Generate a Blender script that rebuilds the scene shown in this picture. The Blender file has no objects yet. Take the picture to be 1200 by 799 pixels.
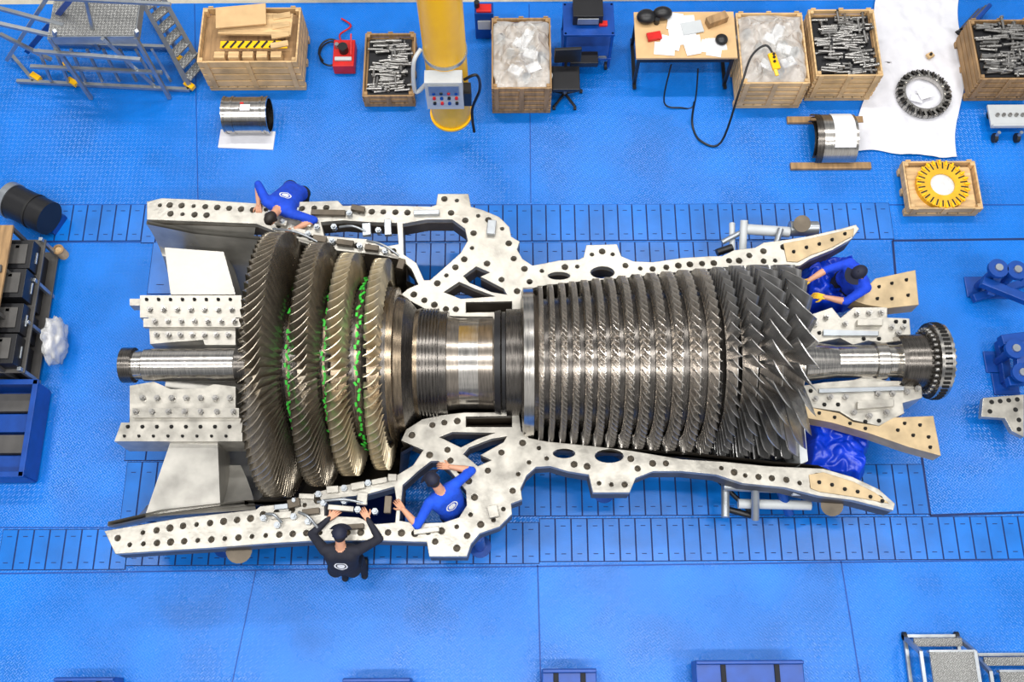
import bpy, math, random
from mathutils import Vector, Matrix, noise, geometry
random.seed(7)
sc=bpy.context.scene
try: sc.view_settings.view_transform='Standard'
except Exception: pass
# ---------------------------------------------------------------- camera
H=13.0; TH=math.atan(0.36); ROLL=math.radians(-0.3); F=1200.0
C=Vector((0,-H*math.tan(TH),H))
RM=Matrix.Rotation(TH,3,'X')@Matrix.Rotation(ROLL,3,'Z')
cd=bpy.data.cameras.new('camera'); cam=bpy.data.objects.new('camera',cd)
sc.collection.objects.link(cam); sc.camera=cam
cam.matrix_world=Matrix.Translation(C)@RM.to_4x4()
cd.sensor_width=36; cd.lens=36.0*F/1200; cd.clip_end=200
def P(px,py,z=0.0):
    d=RM@Vector(((px-600)/F,(399.5-py)/F,-1)); t=(z-H)/d.z
    return C+d*t
ZA=1.2
Y0=P(600,425.5,ZA).y
def XT(px,r=0.0):
    dep=(Y0-C.y)*math.sin(TH)+(H-ZA-r)*math.cos(TH)
    return (px-600)/F*dep
def R(x0,y0,x1,y1,z=0.0):
    a=P(x0,y0,z);b=P(x1,y0,z);c=P(x0,y1,z);d=P(x1,y1,z)
    xl=(a.x+c.x)/2;xr=(b.x+d.x)/2;yt=(a.y+b.y)/2;yb=(c.y+d.y)/2
    return (xl+xr)/2,(yt+yb)/2,xr-xl,yt-yb
# ---------------------------------------------------------------- materials
def lin(c): 
    return tuple(((v/255)/12.92 if v/255<=0.04045 else ((v/255+0.055)/1.055)**2.4) for v in c)
def M(name,rgb,metal=0.0,rough=0.5,var=0.15,scale=6,bump=0.0,bscale=60,aniso=None,alpha=1,rvar=0.0,detail=4):
    m=bpy.data.materials.new(name); m.use_nodes=True; nt=m.node_tree; N=nt.nodes; L=nt.links
    b=N['Principled BSDF']; c=lin(rgb)
    tc=N.new('ShaderNodeTexCoord'); n=N.new('ShaderNodeTexNoise'); n.inputs['Scale'].default_value=scale; n.inputs['Detail'].default_value=detail
    src=tc.outputs['Object']
    if aniso:
        mp=N.new('ShaderNodeMapping'); mp.inputs['Scale'].default_value=aniso; L.new(src,mp.inputs['Vector']); src=mp.outputs['Vector']
    L.new(src,n.inputs['Vector'])
    r=N.new('ShaderNodeValToRGB'); r.color_ramp.elements[0].position=0.3; r.color_ramp.elements[1].position=0.7
    r.color_ramp.elements[0].color=(*[v*(1-var) for v in c],1); r.color_ramp.elements[1].color=(*[min(1,v*(1+var)) for v in c],1)
    L.new(n.outputs['Fac'],r.inputs['Fac']); L.new(r.outputs['Color'],b.inputs['Base Color'])
    b.inputs['Metallic'].default_value=metal; b.inputs['Roughness'].default_value=rough; b.inputs['Alpha'].default_value=alpha
    if rvar:
        mr=N.new('ShaderNodeMapRange'); mr.inputs['To Min'].default_value=max(0.03,rough-rvar); mr.inputs['To Max'].default_value=rough+rvar
        L.new(n.outputs['Fac'],mr.inputs['Value']); L.new(mr.outputs['Result'],b.inputs['Roughness'])
    if bump:
        n2=N.new('ShaderNodeTexNoise'); n2.inputs['Scale'].default_value=bscale; L.new(tc.outputs['Object'],n2.inputs['Vector'])
        bp=N.new('ShaderNodeBump'); bp.inputs['Strength'].default_value=bump; bp.inputs['Distance'].default_value=0.01
        L.new(n2.outputs['Fac'],bp.inputs['Height']); L.new(bp.outputs['Normal'],b.inputs['Normal'])
    return m
def tread(name,rgb,metal,rough,sc_=18,strength=0.5,var=0.12):
    m=M(name,rgb,metal,rough,var=var,scale=1.2,rvar=0.08); nt=m.node_tree;N=nt.nodes;L=nt.links;b=N['Principled BSDF']
    tc=N.new('ShaderNodeTexCoord'); mp=N.new('ShaderNodeMapping'); mp.inputs['Rotation'].default_value=(0,0,math.radians(45))
    L.new(tc.outputs['Object'],mp.inputs['Vector'])
    ck=N.new('ShaderNodeTexChecker'); ck.inputs['Scale'].default_value=sc_; L.new(mp.outputs['Vector'],ck.inputs['Vector'])
    w=N.new('ShaderNodeTexWave'); w.inputs['Scale'].default_value=sc_*0.5; L.new(mp.outputs['Vector'],w.inputs['Vector'])
    w2=N.new('ShaderNodeTexWave'); w2.bands_direction='Y'; w2.inputs['Scale'].default_value=sc_*0.5; L.new(mp.outputs['Vector'],w2.inputs['Vector'])
    mx=N.new('ShaderNodeMix'); L.new(ck.outputs['Fac'],mx.inputs[0]); L.new(w.outputs['Fac'],mx.inputs[2]); L.new(w2.outputs['Fac'],mx.inputs[3])
    bp=N.new('ShaderNodeBump'); bp.inputs['Strength'].default_value=strength; bp.inputs['Distance'].default_value=0.006
    L.new(mx.outputs[0],bp.inputs['Height']); L.new(bp.outputs['Normal'],b.inputs['Normal'])
    return m
BLUE=tread('blue_floor',(0,110,206),0,0.28,22,0.4,var=.16)
BLUE2=M('blue_plank',(0,108,200),0,0.3,var=0.18,scale=2,bump=0.1)
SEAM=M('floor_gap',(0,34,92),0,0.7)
SEAM2=M('floor_seam_fine',(0,66,150),0,0.6)
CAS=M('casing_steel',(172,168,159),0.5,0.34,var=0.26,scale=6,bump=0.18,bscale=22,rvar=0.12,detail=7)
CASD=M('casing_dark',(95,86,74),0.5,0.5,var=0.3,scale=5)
HOLE=M('hole_dark',(12,11,10),0.2,0.7)
SHELL=M('shell_steel',(85,78,70),0.5,0.42,var=0.35,scale=3)
EXH=M('exhaust_steel',(168,165,158),0.45,0.33,var=0.3,scale=2.5,rvar=0.12,detail=7)
TAN=M('tan_cast',(180,158,122),0.3,0.42,var=0.22,scale=5,detail=7)
STEEL=M('polished_steel',(184,180,174),0.95,0.18,var=0.2,scale=5,aniso=(20,1,1),rvar=0.08)
DARKST=M('dark_steel',(92,88,84),0.9,0.27,var=0.3,scale=6,aniso=(14,1,1),rvar=0.1)
BROWNST=M('heat_tinted_steel',(128,114,96),0.9,0.27,var=0.35,scale=5,aniso=(10,1,1),rvar=0.1)
COMPB=M('compressor_blade',(196,190,182),0.75,0.24,var=0.18,scale=10,rvar=0.08)
COMPD=M('compressor_blade_front',(160,159,158),0.7,0.25,var=0.22,scale=6)
DISC=M('compressor_disc',(132,124,115),0.85,0.25,var=0.3,scale=5,aniso=(12,1,1))
TB4=M('turbine_blade_grey',(166,156,140),0.75,0.27,var=0.25,scale=6)
TB2=M('turbine_blade_gold',(216,202,172),0.7,0.28,var=0.22,scale=8)
GREEN=M('green_tape',(60,200,60),0,0.5)
WOOD=M('pallet_wood',(206,172,124),0,0.7,var=0.3,scale=3,aniso=(1,6,1),bump=0.2)
WOODD=M('old_wood',(156,124,86),0,0.75,var=0.3,scale=3,aniso=(6,1,1),bump=0.2)
YEL=M('yellow_paint',(255,192,8),0,0.3,var=0.04)
LGREY=M('light_grey_paint',(190,194,196),0,0.4,var=0.05)
ALU=M('aluminium',(160,165,170),0.7,0.35,var=0.12)
ALUT=tread('aluminium_tread',(150,150,148),0.6,0.35,30,0.8)
BLK=M('black_plastic',(22,22,25),0,0.4,var=0.2)
RED=M('red_paint',(200,25,20),0,0.4)
WHT=M('white_sheet',(218,218,224),0,0.6,var=0.05,bump=0.3,bscale=8)
PAP=M('paper',(232,232,234),0,0.8,var=0.02)
DESK=M('desk_top',(208,172,124),0,0.5,var=0.08)
PBLUE=M('painted_blue_steel',(8,66,150),0.1,0.35,var=0.15)
TARP=M('blue_tarp',(8,56,195),0,0.3,var=0.25,scale=4,bump=0.4,bscale=10)
PLAST=M('plastic_film',(232,232,230),0,0.12,var=0.15,scale=12,alpha=0.5,bump=0.6,bscale=25)
CONC=M('concrete',(190,185,170),0,0.8,var=0.1)
SKIN=M('skin',(205,150,120),0,0.5,var=0.06)
HAIR=M('hair',(30,22,18),0,0.6)
LIP=M('lips',(170,95,85),0,0.5)
TROU=M('trousers',(22,24,32),0,0.8,var=0.2)
SHOE=M('shoe',(15,15,15),0,0.5)
NAVY=M('navy_cap',(15,20,45),0,0.7)
GLOVE=M('yellow_glove',(240,190,30),0,0.6)
GOLD=M('gold_paint',(225,175,40),0.3,0.4)
BOLT=M('bolt_steel',(150,148,145),0.8,0.3,var=0.3,scale=20)
RUB=M('rubber',(25,25,25),0,0.6)
DGREY=M('dark_cabinet_grey',(78,76,74),0,0.5)
# ---------------------------------------------------------------- builder
class MB:
    def __init__(s): s.v=[];s.f=[];s.m=[];s.s=[];s.mats=[]
    def mi(s,m):
        if m not in s.mats: s.mats.append(m)
        return s.mats.index(m)
    def add(s,vs,fs,m,smooth=False):
        o=len(s.v); s.v+= [tuple(v) for v in vs]; k=s.mi(m)
        for f in fs: s.f.append([i+o for i in f]); s.m.append(k); s.s.append(smooth)
    def box(s,c,size,m,rz=0,rot=None):
        sx,sy,sz=[q/2 for q in size]; mt=rot if rot is not None else Matrix.Rotation(rz,3,'Z'); c=Vector(c)
        vs=[c+mt@Vector((x*sx,y*sy,z*sz)) for z in(-1,1) for y in(-1,1) for x in(-1,1)]
        s.add(vs,[(0,2,3,1),(4,5,7,6),(0,1,5,4),(1,3,7,5),(3,2,6,7),(2,0,4,6)],m)
    def beam(s,a,b,w,h,m):
        a=Vector(a);b=Vector(b);d=(b-a); L=d.length
        if L<1e-5:return
        q=d.to_track_quat('X','Z').to_matrix(); s.box((a+b)/2,(L,w,h),m,rot=q)
    def cyl(s,a,b,r,m,r2=None,n=20,caps=True):
        a=Vector(a);b=Vector(b);r2=r if r2 is None else r2; q=(b-a).to_track_quat('Z','Y').to_matrix()
        vs=[];
        for p,rr in((a,r),(b,r2)):
            for i in range(n):
                t=2*math.pi*i/n; vs.append(p+q@Vector((rr*math.cos(t),rr*math.sin(t),0)))
        s.add(vs,[(i,(i+1)%n,n+(i+1)%n,n+i) for i in range(n)],m,True)
        if caps:
            s.add(vs,[tuple(range(n-1,-1,-1)),tuple(range(n,2*n))],m,False)
    def ring(s,c,r0,r1,z0,z1,m,n=40,axis=None):
        q=axis if axis is not None else Matrix.Identity(3); c=Vector(c); pr=[(r0,z0),(r1,z0),(r1,z1),(r0,z1)]
        for k in range(4):
            (ra,za),(rb,zb)=pr[k],pr[(k+1)%4]; vs=[]
            for i in range(n):
                t=2*math.pi*i/n; e=Vector((math.cos(t),math.sin(t),0))
                vs.append(c+q@(e*ra+Vector((0,0,za)))); vs.append(c+q@(e*rb+Vector((0,0,zb))))
            s.add(vs,[(2*i,2*((i+1)%n),2*((i+1)%n)+1,2*i+1) for i in range(n)],m,True)
    def tube(s,pts,r,m,n=8):
        pts=[Vector(p) for p in pts]
        out=[]
        for i in range(len(pts)-1):
            p0=pts[max(i-1,0)];p1=pts[i];p2=pts[i+1];p3=pts[min(i+2,len(pts)-1)]
            for k in range(6):
                t=k/6; out.append(0.5*((2*p1)+(p2-p0)*t+(2*p0-5*p1+4*p2-p3)*t*t+(3*p1-p0-3*p2+p3)*t**3))
        out.append(pts[-1]); vs=[]
        for i,p in enumerate(out):
            d=(out[min(i+1,len(out)-1)]-out[max(i-1,0)]).normalized(); q=d.to_track_quat('Z','Y').to_matrix()
            for k in range(n):
                t=2*math.pi*k/n; vs.append(p+q@Vector((r*math.cos(t),r*math.sin(t),0)))
        s.add(vs,[(i*n+k,i*n+(k+1)%n,(i+1)*n+(k+1)%n,(i+1)*n+k) for i in range(len(out)-1) for k in range(n)],m,True)
    def prism(s,pts,z0,z1,m):
        n=len(pts); vs=[(p[0],p[1],z0) for p in pts]+[(p[0],p[1],z1) for p in pts]
        ar=sum(pts[i][0]*pts[(i+1)%n][1]-pts[(i+1)%n][0]*pts[i][1] for i in range(n))
        tr=geometry.tessellate_polygon([[Vector((p[0],p[1],0)) for p in pts]])
        fs=[]
        for t in tr:
            a,b,c=t; A=(pts[b][0]-pts[a][0])*(pts[c][1]-pts[a][1])-(pts[c][0]-pts[a][0])*(pts[b][1]-pts[a][1])
            if A<0: b,c=c,b
            fs.append((a+n,b+n,c+n)); fs.append((a,c,b))
        for i in range(n):
            j=(i+1)%n
            fs.append((i,j,j+n,i+n) if ar>0 else (j,i,i+n,j+n))
        s.add(vs,fs,m)
    def lathe(s,prof,m,a0=0,a1=2*math.pi,n=96,c=None,mats=None):
        full=abs(a1-a0-2*math.pi)<1e-6; k=n if full else n+1
        for j in range(len(prof)-1):
            (xa,ra),(xb,rb)=prof[j],prof[j+1]
            if abs(xa-xb)<1e-6 and abs(ra-rb)<1e-6: continue
            vs=[]
            for i in range(k):
                t=a0+(a1-a0)*i/n; cy,sz=math.cos(t),math.sin(t)
                vs.append((xa,Y0+ra*cy,ZA+ra*sz)); vs.append((xb,Y0+rb*cy,ZA+rb*sz))
            s.add(vs,[(2*i,2*i+1,2*((i+1)%k)+1,2*((i+1)%k)) for i in range(n)],mats[j] if mats else m,True)
    def ell(s,c,rx,ry,rz,m,rot=None,nu=20,nv=12,zmin=-1.0):
        c=Vector(c); q=rot if rot is not None else Matrix.Identity(3); vs=[]
        for j in range(nv+1):
            ph=math.asin(max(-1,min(1,zmin)))+(math.pi/2-math.asin(max(-1,min(1,zmin))))*j/nv
            for i in range(nu):
                t=2*math.pi*i/nu; vs.append(c+q@Vector((rx*math.cos(ph)*math.cos(t),ry*math.cos(ph)*math.sin(t),rz*math.sin(ph))))
        s.add(vs,[(j*nu+i,j*nu+(i+1)%nu,(j+1)*nu+(i+1)%nu,(j+1)*nu+i) for j in range(nv) for i in range(nu)],m,True)
    def capsule(s,a,b,ra,rb,m,n=14):
        a=Vector(a);b=Vector(b)
        s.ell(a,ra,ra,ra,m,nu=n,nv=8); s.ell(b,rb,rb,rb,m,nu=n,nv=8)
        if (b-a).length>1e-4: s.cyl(a,b,ra,m,r2=rb,n=n)
    def sheet(s,fn,nu,nv,m):
        vs=[fn(i/nu,j/nv) for j in range(nv+1) for i in range(nu+1)]
        s.add(vs,[(j*(nu+1)+i,j*(nu+1)+i+1,(j+1)*(nu+1)+i+1,(j+1)*(nu+1)+i) for j in range(nv) for i in range(nu)],m,True)
    def mesh(s,name):
        me=bpy.data.meshes.new(name); me.from_pydata(s.v,[],s.f)
        for m in s.mats: me.materials.append(m)
        me.polygons.foreach_set('material_index',s.m); me.polygons.foreach_set('use_smooth',s.s); me.update(); return me
    def obj(s,name,parent=None,bevel=0.0):
        o=bpy.data.objects.new(name,s.mesh(name)); sc.collection.objects.link(o)
        if parent: o.parent=parent
        if bevel:
            b=o.modifiers.new('bevel','BEVEL'); b.width=bevel; b.segments=2; b.limit_method='ANGLE'; b.angle_limit=math.radians(50)
        return o
def empty(name):
    o=bpy.data.objects.new(name,None); sc.collection.objects.link(o); return o
# ---------------------------------------------------------------- floor
px0,px1=XT(205),XT(468); PY=1.85
b=MB(); zf=-0.3
def slab(x0,x1,y0,y1,m=BLUE,z0=zf,z1=0): b.box(((x0+x1)/2,(y0+y1)/2,(z0+z1)/2),(x1-x0,y1-y0,z1-z0),m)
YB=P(600,2,0).y
slab(-11,px0,-8,YB); slab(px1,11,-8,YB); slab(px0,px1,Y0+PY,YB); slab(px0,px1,-8,Y0-PY)
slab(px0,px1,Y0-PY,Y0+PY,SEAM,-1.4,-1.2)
slab(-11,11,YB,YB+5,CONC)
b.obj('floor')
b=MB()
def planks(x0,y0,x1,y1,step=0.2,gap=0.02):
    cx,cy,w,d=R(x0,y0,x1,y1,0); b.box((cx,cy,0.002),(w,d,0.004),SEAM)
    n=max(1,int(w/step)); st=w/n
    for i in range(n):
        x=cx-w/2+st*(i+.5)
        b.box((x,cy,0.008),(st-gap,d-0.02,0.012),BLUE2)
        for s_ in(-.32,.32): b.box((x,cy+d*s_,0.0145),(st*0.3,0.01,0.002),SEAM)
planks(50,240,168,283); planks(168,240,1045,283); planks(176,284,205,345); planks(470,284,900,345)
planks(150,470,200,540);planks(145,541,200,612)
planks(0,620,150,668);planks(150,613,632,662); planks(632,606,1215,657); planks(590,545,1085,604)
b.obj('floor_grating')
b=MB()
def seam(x0,y0,x1,y1,w=0.018,m=SEAM,h=0.006):
    a=P(x0,y0,0);c=P(x1,y1,0);a.z=c.z=h/2; b.beam(a,c,w,h,m)
seam(620,5,622,238,.012,SEAM2); seam(630,662,634,810,.016,SEAM2); seam(985,655,1010,810,.014,SEAM2); seam(228,5,232,238,0.01,SEAM2); seam(300,668,270,810,0.01,SEAM2)
seam(1046,282,1210,280,0.03); seam(1046,282,1050,330,0.03); seam(1080,535,1090,604,.03); seam(1090,604,1210,600,.03)
seam(0,284,165,284,0.012,SEAM2); seam(0,618,150,618,0.012,SEAM2); seam(0,240,1200,240,0.014,SEAM2); seam(0,672,1200,656,0.016,SEAM2)
b.obj('floor_seams')
# ---------------------------------------------------------------- casing
cas=empty('gas_turbine')
UP=[(172,236),(190,232),(240,234),(298,238),(360,236),(396,235),(402,241),(440,240),(505,242),(511,240),(513,227),(549,227),(552,242),(566,246),(585,254),(597,266),(599,277),(609,283),(606,292),(612,303),(624,311),(640,308),(655,305),(678,304),(684,301),(687,287),(723,286),(728,300),(742,306),(765,307),(800,302),(832,300),(846,300),(860,293),(885,290),(895,284),(920,281),(945,277),(985,268),(1003,263),(1007,268),(998,280),(975,293),(950,303),(938,311),(900,314),(850,313),(800,318),(740,325),(690,329),(640,334),(622,338),(611,348),(610,371),(545,371),(520,370),(498,362),(480,352),(470,345),(478,338),(490,333),(482,315),(470,304),(440,298),(400,294),(372,290),(352,283),(330,274),(300,262),(172,257)]
UH=[[(376,260),(402,258),(432,260),(465,261),(467,286),(448,289),(430,280),(380,276)],
    [(472,262),(500,257),(530,257),(545,268),(548,282),(540,296),(520,314),(504,328),(497,328),(488,308),(473,298)],
    [(543,323),(558,312),(574,319),(563,324),(590,338),(594,345),(576,342),(550,331)],
    [(546,354),(600,353),(600,365),(546,366)],[(520,342),(538,330),(556,338),(580,347),(540,350)]]
LO=[(122,622),(128,634),(135,649),(180,646),(260,641),(310,637),(360,634),(440,633),(500,635),(503,652),(547,652),(552,637),(562,625),(585,617),(600,602),(599,590),(612,585),(610,572),(617,557),(628,547),(645,546),(665,552),(690,556),(695,577),(738,577),(745,560),(765,552),(800,552),(840,556),(870,566),(920,571),(960,581),(1000,586),(1047,598),(1049,590),(1030,573),(1000,559),(965,549),(900,546),(850,541),(800,538),(740,528),(690,522),(640,517),(620,513),(611,505),(608,483),(545,483),(518,486),(495,491),(476,503),(470,516),(484,522),(496,527),(484,545),(466,556),(440,562),(400,569),(372,576),(350,584),(335,590),(305,593),(300,597),(210,607)]
LH=[[(380,586),(400,583),(430,579),(462,570),(465,590),(463,612),(440,614),(420,606),(380,604)],
    [(472,568),(490,552),(505,540),(514,540),(528,552),(546,575),(547,592),(538,606),(520,612),(490,613),(468,610)],
    [(543,532),(560,546),(576,539),(563,533),(590,518),(594,511),(576,514),(550,524)],
    [(546,488),(600,487),(600,500),(546,500)],[(515,512),(540,524),(560,514),(580,507),(530,506)]]
def w2(pl,z=ZA): return [tuple(P(x,y,z)[:2]) for x,y in pl]
def oval(x,y,a,c_,n=18):
    return [(x+a*math.cos(2*math.pi*i/n),y+c_*math.sin(2*math.pi*i/n)) for i in range(n)]
UH+= [oval(655,323,13,4.5),oval(706,319,14,7)]; LH+=[oval(661,531,13,5.5),oval(714,534,17,8)]
def inside(p,poly):
    r=False;n=len(poly)
    for i in range(n):
        a=poly[i];c=poly[(i+1)%n]
        if (a[1]>p[1])!=(c[1]>p[1]) and p[0]<(c[0]-a[0])*(p[1]-a[1])/(c[1]-a[1])+a[0]: r=not r
    return r
def edist(p,poly):
    m=9;n=len(poly);p=Vector(p)
    for i in range(n):
        a=Vector(poly[i]);c=Vector(poly[(i+1)%n]);d=c-a
        t=max(0,min(1,(p-a).dot(d)/max(d.dot(d),1e-9))); m=min(m,(p-a-d*t).length)
    return m
def extr(name,loops,z0,z1,mat,bev=0.006):
    cu=bpy.data.curves.new(name,'CURVE'); cu.dimensions='2D'; cu.fill_mode='BOTH'
    for lp in loops:
        sp=cu.splines.new('POLY'); sp.points.add(len(lp)-1)
        for i,p in enumerate(lp): sp.points[i].co=(p[0],p[1],0,1)
        sp.use_cyclic_u=True
    cu.extrude=(z1-z0)/2-bev; cu.bevel_depth=bev; cu.bevel_resolution=1; cu.offset=-bev
    o=bpy.data.objects.new(name+'_c',cu); sc.collection.objects.link(o); bpy.context.view_layer.update()
    me=bpy.data.meshes.new_from_object(o.evaluated_get(bpy.context.evaluated_depsgraph_get()))
    bpy.data.objects.remove(o); me.materials.clear(); me.materials.append(mat)
    for p in me.polygons: p.use_smooth=False; p.material_index=0
    n=bpy.data.objects.new(name,me); n.location=(0,0,(z0+z1)/2); sc.collection.objects.link(n); return n
def boltholes(outer,holes,sp=0.155,off=0.095):
    res=[]
    loops=[outer]+[h for h in holes if len(h)!=18]
    for li,lp in enumerate(loops):
        n=len(lp); acc=0
        for i in range(n):
            a=Vector(lp[i]);c=Vector(lp[(i+1)%n]);d=c-a;L=d.length
            if L<1e-6: continue
            d/=L; nn=Vector((-d.y,d.x)); t=sp-acc
            while t<L:
                for sg in(1,-1):
                    q=a+d*t+nn*off*sg
                    if inside(q,outer) and not any(inside(q,h) for h in holes) and edist(q,outer)>off*0.72 and all(edist(q,h)>off*0.6 for h in holes) and all((q-Vector(o)).length>sp*0.78 for o in res):
                        res.append(tuple(q))
                t+=sp
            acc=(acc+L)%sp
    return res
def circ(q,r,n=12): return [(q[0]+r*math.cos(2*math.pi*i/n),q[1]+r*math.sin(2*math.pi*i/n)) for i in range(n)]
random.seed(3)
for nm,ol,hl in(('north',UP,UH),('south',LO,LH)):
    ow=w2(ol);hw=[w2(h) for h in hl]
    bh=boltholes(ow,hw)
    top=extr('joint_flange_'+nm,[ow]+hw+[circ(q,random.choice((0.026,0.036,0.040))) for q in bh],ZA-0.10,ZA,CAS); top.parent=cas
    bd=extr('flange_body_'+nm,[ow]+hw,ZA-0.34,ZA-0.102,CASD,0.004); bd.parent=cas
b=MB()
pi=math.pi
def shell(prof,th,m,n=64):
    out=[(x,r+th) for x,r in prof][::-1]
    b.lathe(prof+out+[prof[0]],m,a0=pi,a1=2*pi,n=n)
shell([(XT(150),1.9),(XT(210),1.76),(XT(300),1.66)],0.05,EXH)
shell([(XT(300),1.66),(XT(345),1.66),(XT(395),1.55),(XT(430),1.45),(XT(472),1.38),(XT(473),1.05),(XT(520),0.78),(XT(615),0.78),(XT(616),1.02)],0.05,SHELL)
shell([(XT(616),1.0),(XT(700),1.05),(XT(800),1.12),(XT(900),1.24),(XT(945),1.28),(XT(960),1.35)],0.06,SHELL)
b.obj('lower_shell',cas)
b=MB()
shell([(XT(175),0.62),(XT(283),0.86)],0.06,EXH); b.obj('exhaust_inner_cone',cas)
b=MB()
for pl in ([(193,290),(262,295),(276,345),(200,345)],[(200,517),(255,517),(258,592),(170,604)]):
    b.prism(w2(pl,1.1),0.55,1.1,EXH)
def liner(p0,p1,p2,p3,z0,z1,m=EXH):
    A,B_,C_,D_=[Vector(P(*p,z)[:2]).to_3d() for p,z in((p0,z0),(p1,z0),(p2,z1),(p3,z1))]
    def fn(u,v):
        q=(A*(1-u)+B_*u)*(1-v)+(D_*(1-u)+C_*u)*v; return (q.x,q.y,z0+(z1-z0)*math.sin(v*pi/2))
    b.sheet(fn,16,16,m)
liner((172,257),(300,262),(285,310),(190,300),1.15,0.6)
liner((170,606),(300,597),(282,545),(200,545),1.15,0.6)
b.obj('exhaust_struts',cas,0.0)
b=MB()
def polyb(pl,z0,z1,m): b.prism(w2(pl,z1),z0,z1,m)
polyb([(164,346),(283,346),(283,372),(276,372),(276,404),(240,404),(238,398),(186,402),(176,403),(174,372),(164,372)],0.7,1.2,CAS)
polyb([(142,495),(152,495),(152,452),(180,447),(200,456),(240,455),(250,450),(276,453),(276,490),(284,490),(284,517),(134,517)],0.7,1.2,CAS)
polyb([(152,350),(164,350),(164,358),(152,358)],1.0,1.16,CAS); 
polyb([(168,373),(282,373),(282,383),(168,383)],1.2,1.26,CAS); polyb([(155,478),(280,478),(280,489),(155,489)],1.2,1.26,CAS)
def bolt(px,py,z,r=0.035,h=0.05,m=None):
    p=P(px,py,z); b.cyl(p,p+Vector((0,0,h)),r,m or BOLT,n=6); b.cyl(p+Vector((0,0,h)),p+Vector((0,0,h+0.03)),r*0.55,m or BOLT,n=10)
for i in range(7):
    bolt(176+i*16,363,1.2,0.036,0.04,BOLT); bolt(182+i*15.5,377,1.26,0.034,0.05,BOLT); bolt(184+i*14,393,1.2,0.036,0.05,BOLT)
    bolt(160+i*19,483,1.26,0.034,0.05,BOLT); bolt(168+i*17,467,1.2,0.036,0.05,BOLT)
for i in range(8):
    bolt(172+i*14,351,1.2,0.024,0.008,HOLE); bolt(150+i*17,500,1.2,0.026,0.006,HOLE); bolt(146+i*17,511,1.2,0.02,0.006,HOLE)
b.obj('exhaust_bearing_housing',cas,0.008)
b=MB()
polyb([(948,392),(946,370),(975,360),(985,372),(1000,360),(1040,360),(1040,372),(1066,373),(1068,397),(1035,402),(1018,399),(1000,404),(985,396),(960,401)],0.75,1.2,CAS)
polyb([(940,452),(965,448),(1000,445),(1016,440),(1040,446),(1080,446),(1081,466),(1058,472),(1060,484),(1030,499),(1000,492),(984,482),(942,476)],0.75,1.2,CAS)
polyb([(1000,352),(1014,338),(1026,326),(1073,316),(1077,357),(1040,361),(1015,357)],0.95,1.2,TAN)
polyb([(944,476),(984,484),(1000,494),(1030,499),(1046,489),(1094,487),(1103,534),(1066,524),(1020,508),(975,495),(942,489)],0.95,1.2,TAN)
polyb([(965,386),(1030,388),(1030,393),(965,393)],1.2,1.24,ALU); polyb([(960,455),(1060,452),(1060,457),(960,460)],1.2,1.24,ALU)
polyb([(1005,374),(1035,374),(1035,381),(1005,381)],1.2,1.27,CAS); polyb([(1005,470),(1048,468),(1048,476),(1005,479)],1.2,1.27,CAS)
for x,y in((955,380),(968,372),(990,380),(1004,368),(1018,367),(1032,367),(1044,384),(1058,384),(1052,391),(955,468),(972,466),(990,466),(1028,462),(1045,462),(1062,460),(1074,456),(1000,484),(1018,488),(1038,484)):
    bolt(x,y,1.2,0.036,0.05,BOLT)
for x,y in((952,374),(960,390),(980,389),(1012,397),(1030,397),(1060,377),(1050,377),(950,458),(982,474),(966,474),(1072,450),(1060,450),(1014,494),(1030,493)): bolt(x,y,1.2,.028,.004,HOLE)
for x,y in((1030,336),(1045,332),(1062,328),(1064,346),(1045,350),(1028,350),(1060,496),(1078,498),(1088,512),(1090,524),(1070,510),(1052,504),(960,484),(978,489),(996,496),(1014,502)):
    bolt(x,y,1.2,0.024,0.004,HOLE)
polyb([(918,285),(945,280),(985,271),(1001,267),(1000,276),(975,290),(950,299),(935,307),(922,306)],1.2,1.215,TAN)
polyb([(948,556),(965,553),(1000,564),(1026,577),(1043,590),(1000,582),(960,576),(950,572)],1.2,1.215,TAN)
for x,y in((930,295),(945,290),(960,286),(975,281),(990,274),(960,565),(975,568),(990,573),(1005,576),(1020,582),(1034,587)): bolt(x,y,1.215,0.026,0.003,HOLE)
b.obj('inlet_bearing_housing',cas,0.008)
b=MB()
polyb([(932,476),(941,478),(947,540),(938,544)],0.4,1.18,LGREY); polyb([(925,318),(932,316),(945,368),(938,372)],0.4,1.1,LGREY)
random.seed(21)
for (x,y,w,d) in((385,250,40,6),(430,270,10,14),(340,248,22,8),(360,262,12,8),(420,246,16,6),(455,268,8,18),(345,590,14,10),(365,600,20,7),(330,604,24,8),(400,596,30,6),(425,585,12,14),(455,592,8,20),(410,618,34,6),(390,574,14,8),(420,570,16,8),(350,272,18,6),(375,281,16,7),(405,286,20,6),(436,292,16,6),(330,262,14,6),(470,310,8,12),(330,594,16,6),(360,582,18,6),(445,564,18,6),(460,560,10,8),(500,250,30,5),(500,622,30,6),(576,268,10,16),(578,600,12,14)):
    cx,cy,ww,dd=R(x-w/2,y-d/2,x+w/2,y+d/2,1.22); b.box((cx,cy,1.22+random.uniform(0,.03)),(ww,dd,0.07),random.choice((CAS,ALU,CAS,CASD)),rz=random.uniform(-.25,.1) if y<400 else random.uniform(-.1,.25))
for x,y in((318,252),(332,262),(350,255),(372,268),(392,268),(410,252),(444,272),(310,608),(326,616),(345,606),(362,612),(380,590),(404,588),(440,600),(420,598),(362,276),(390,284),(422,290),(452,296),(346,588),(374,580),(404,573),(432,567)):
    bolt(x,y,1.2,0.04,0.07,ALU)
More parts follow.
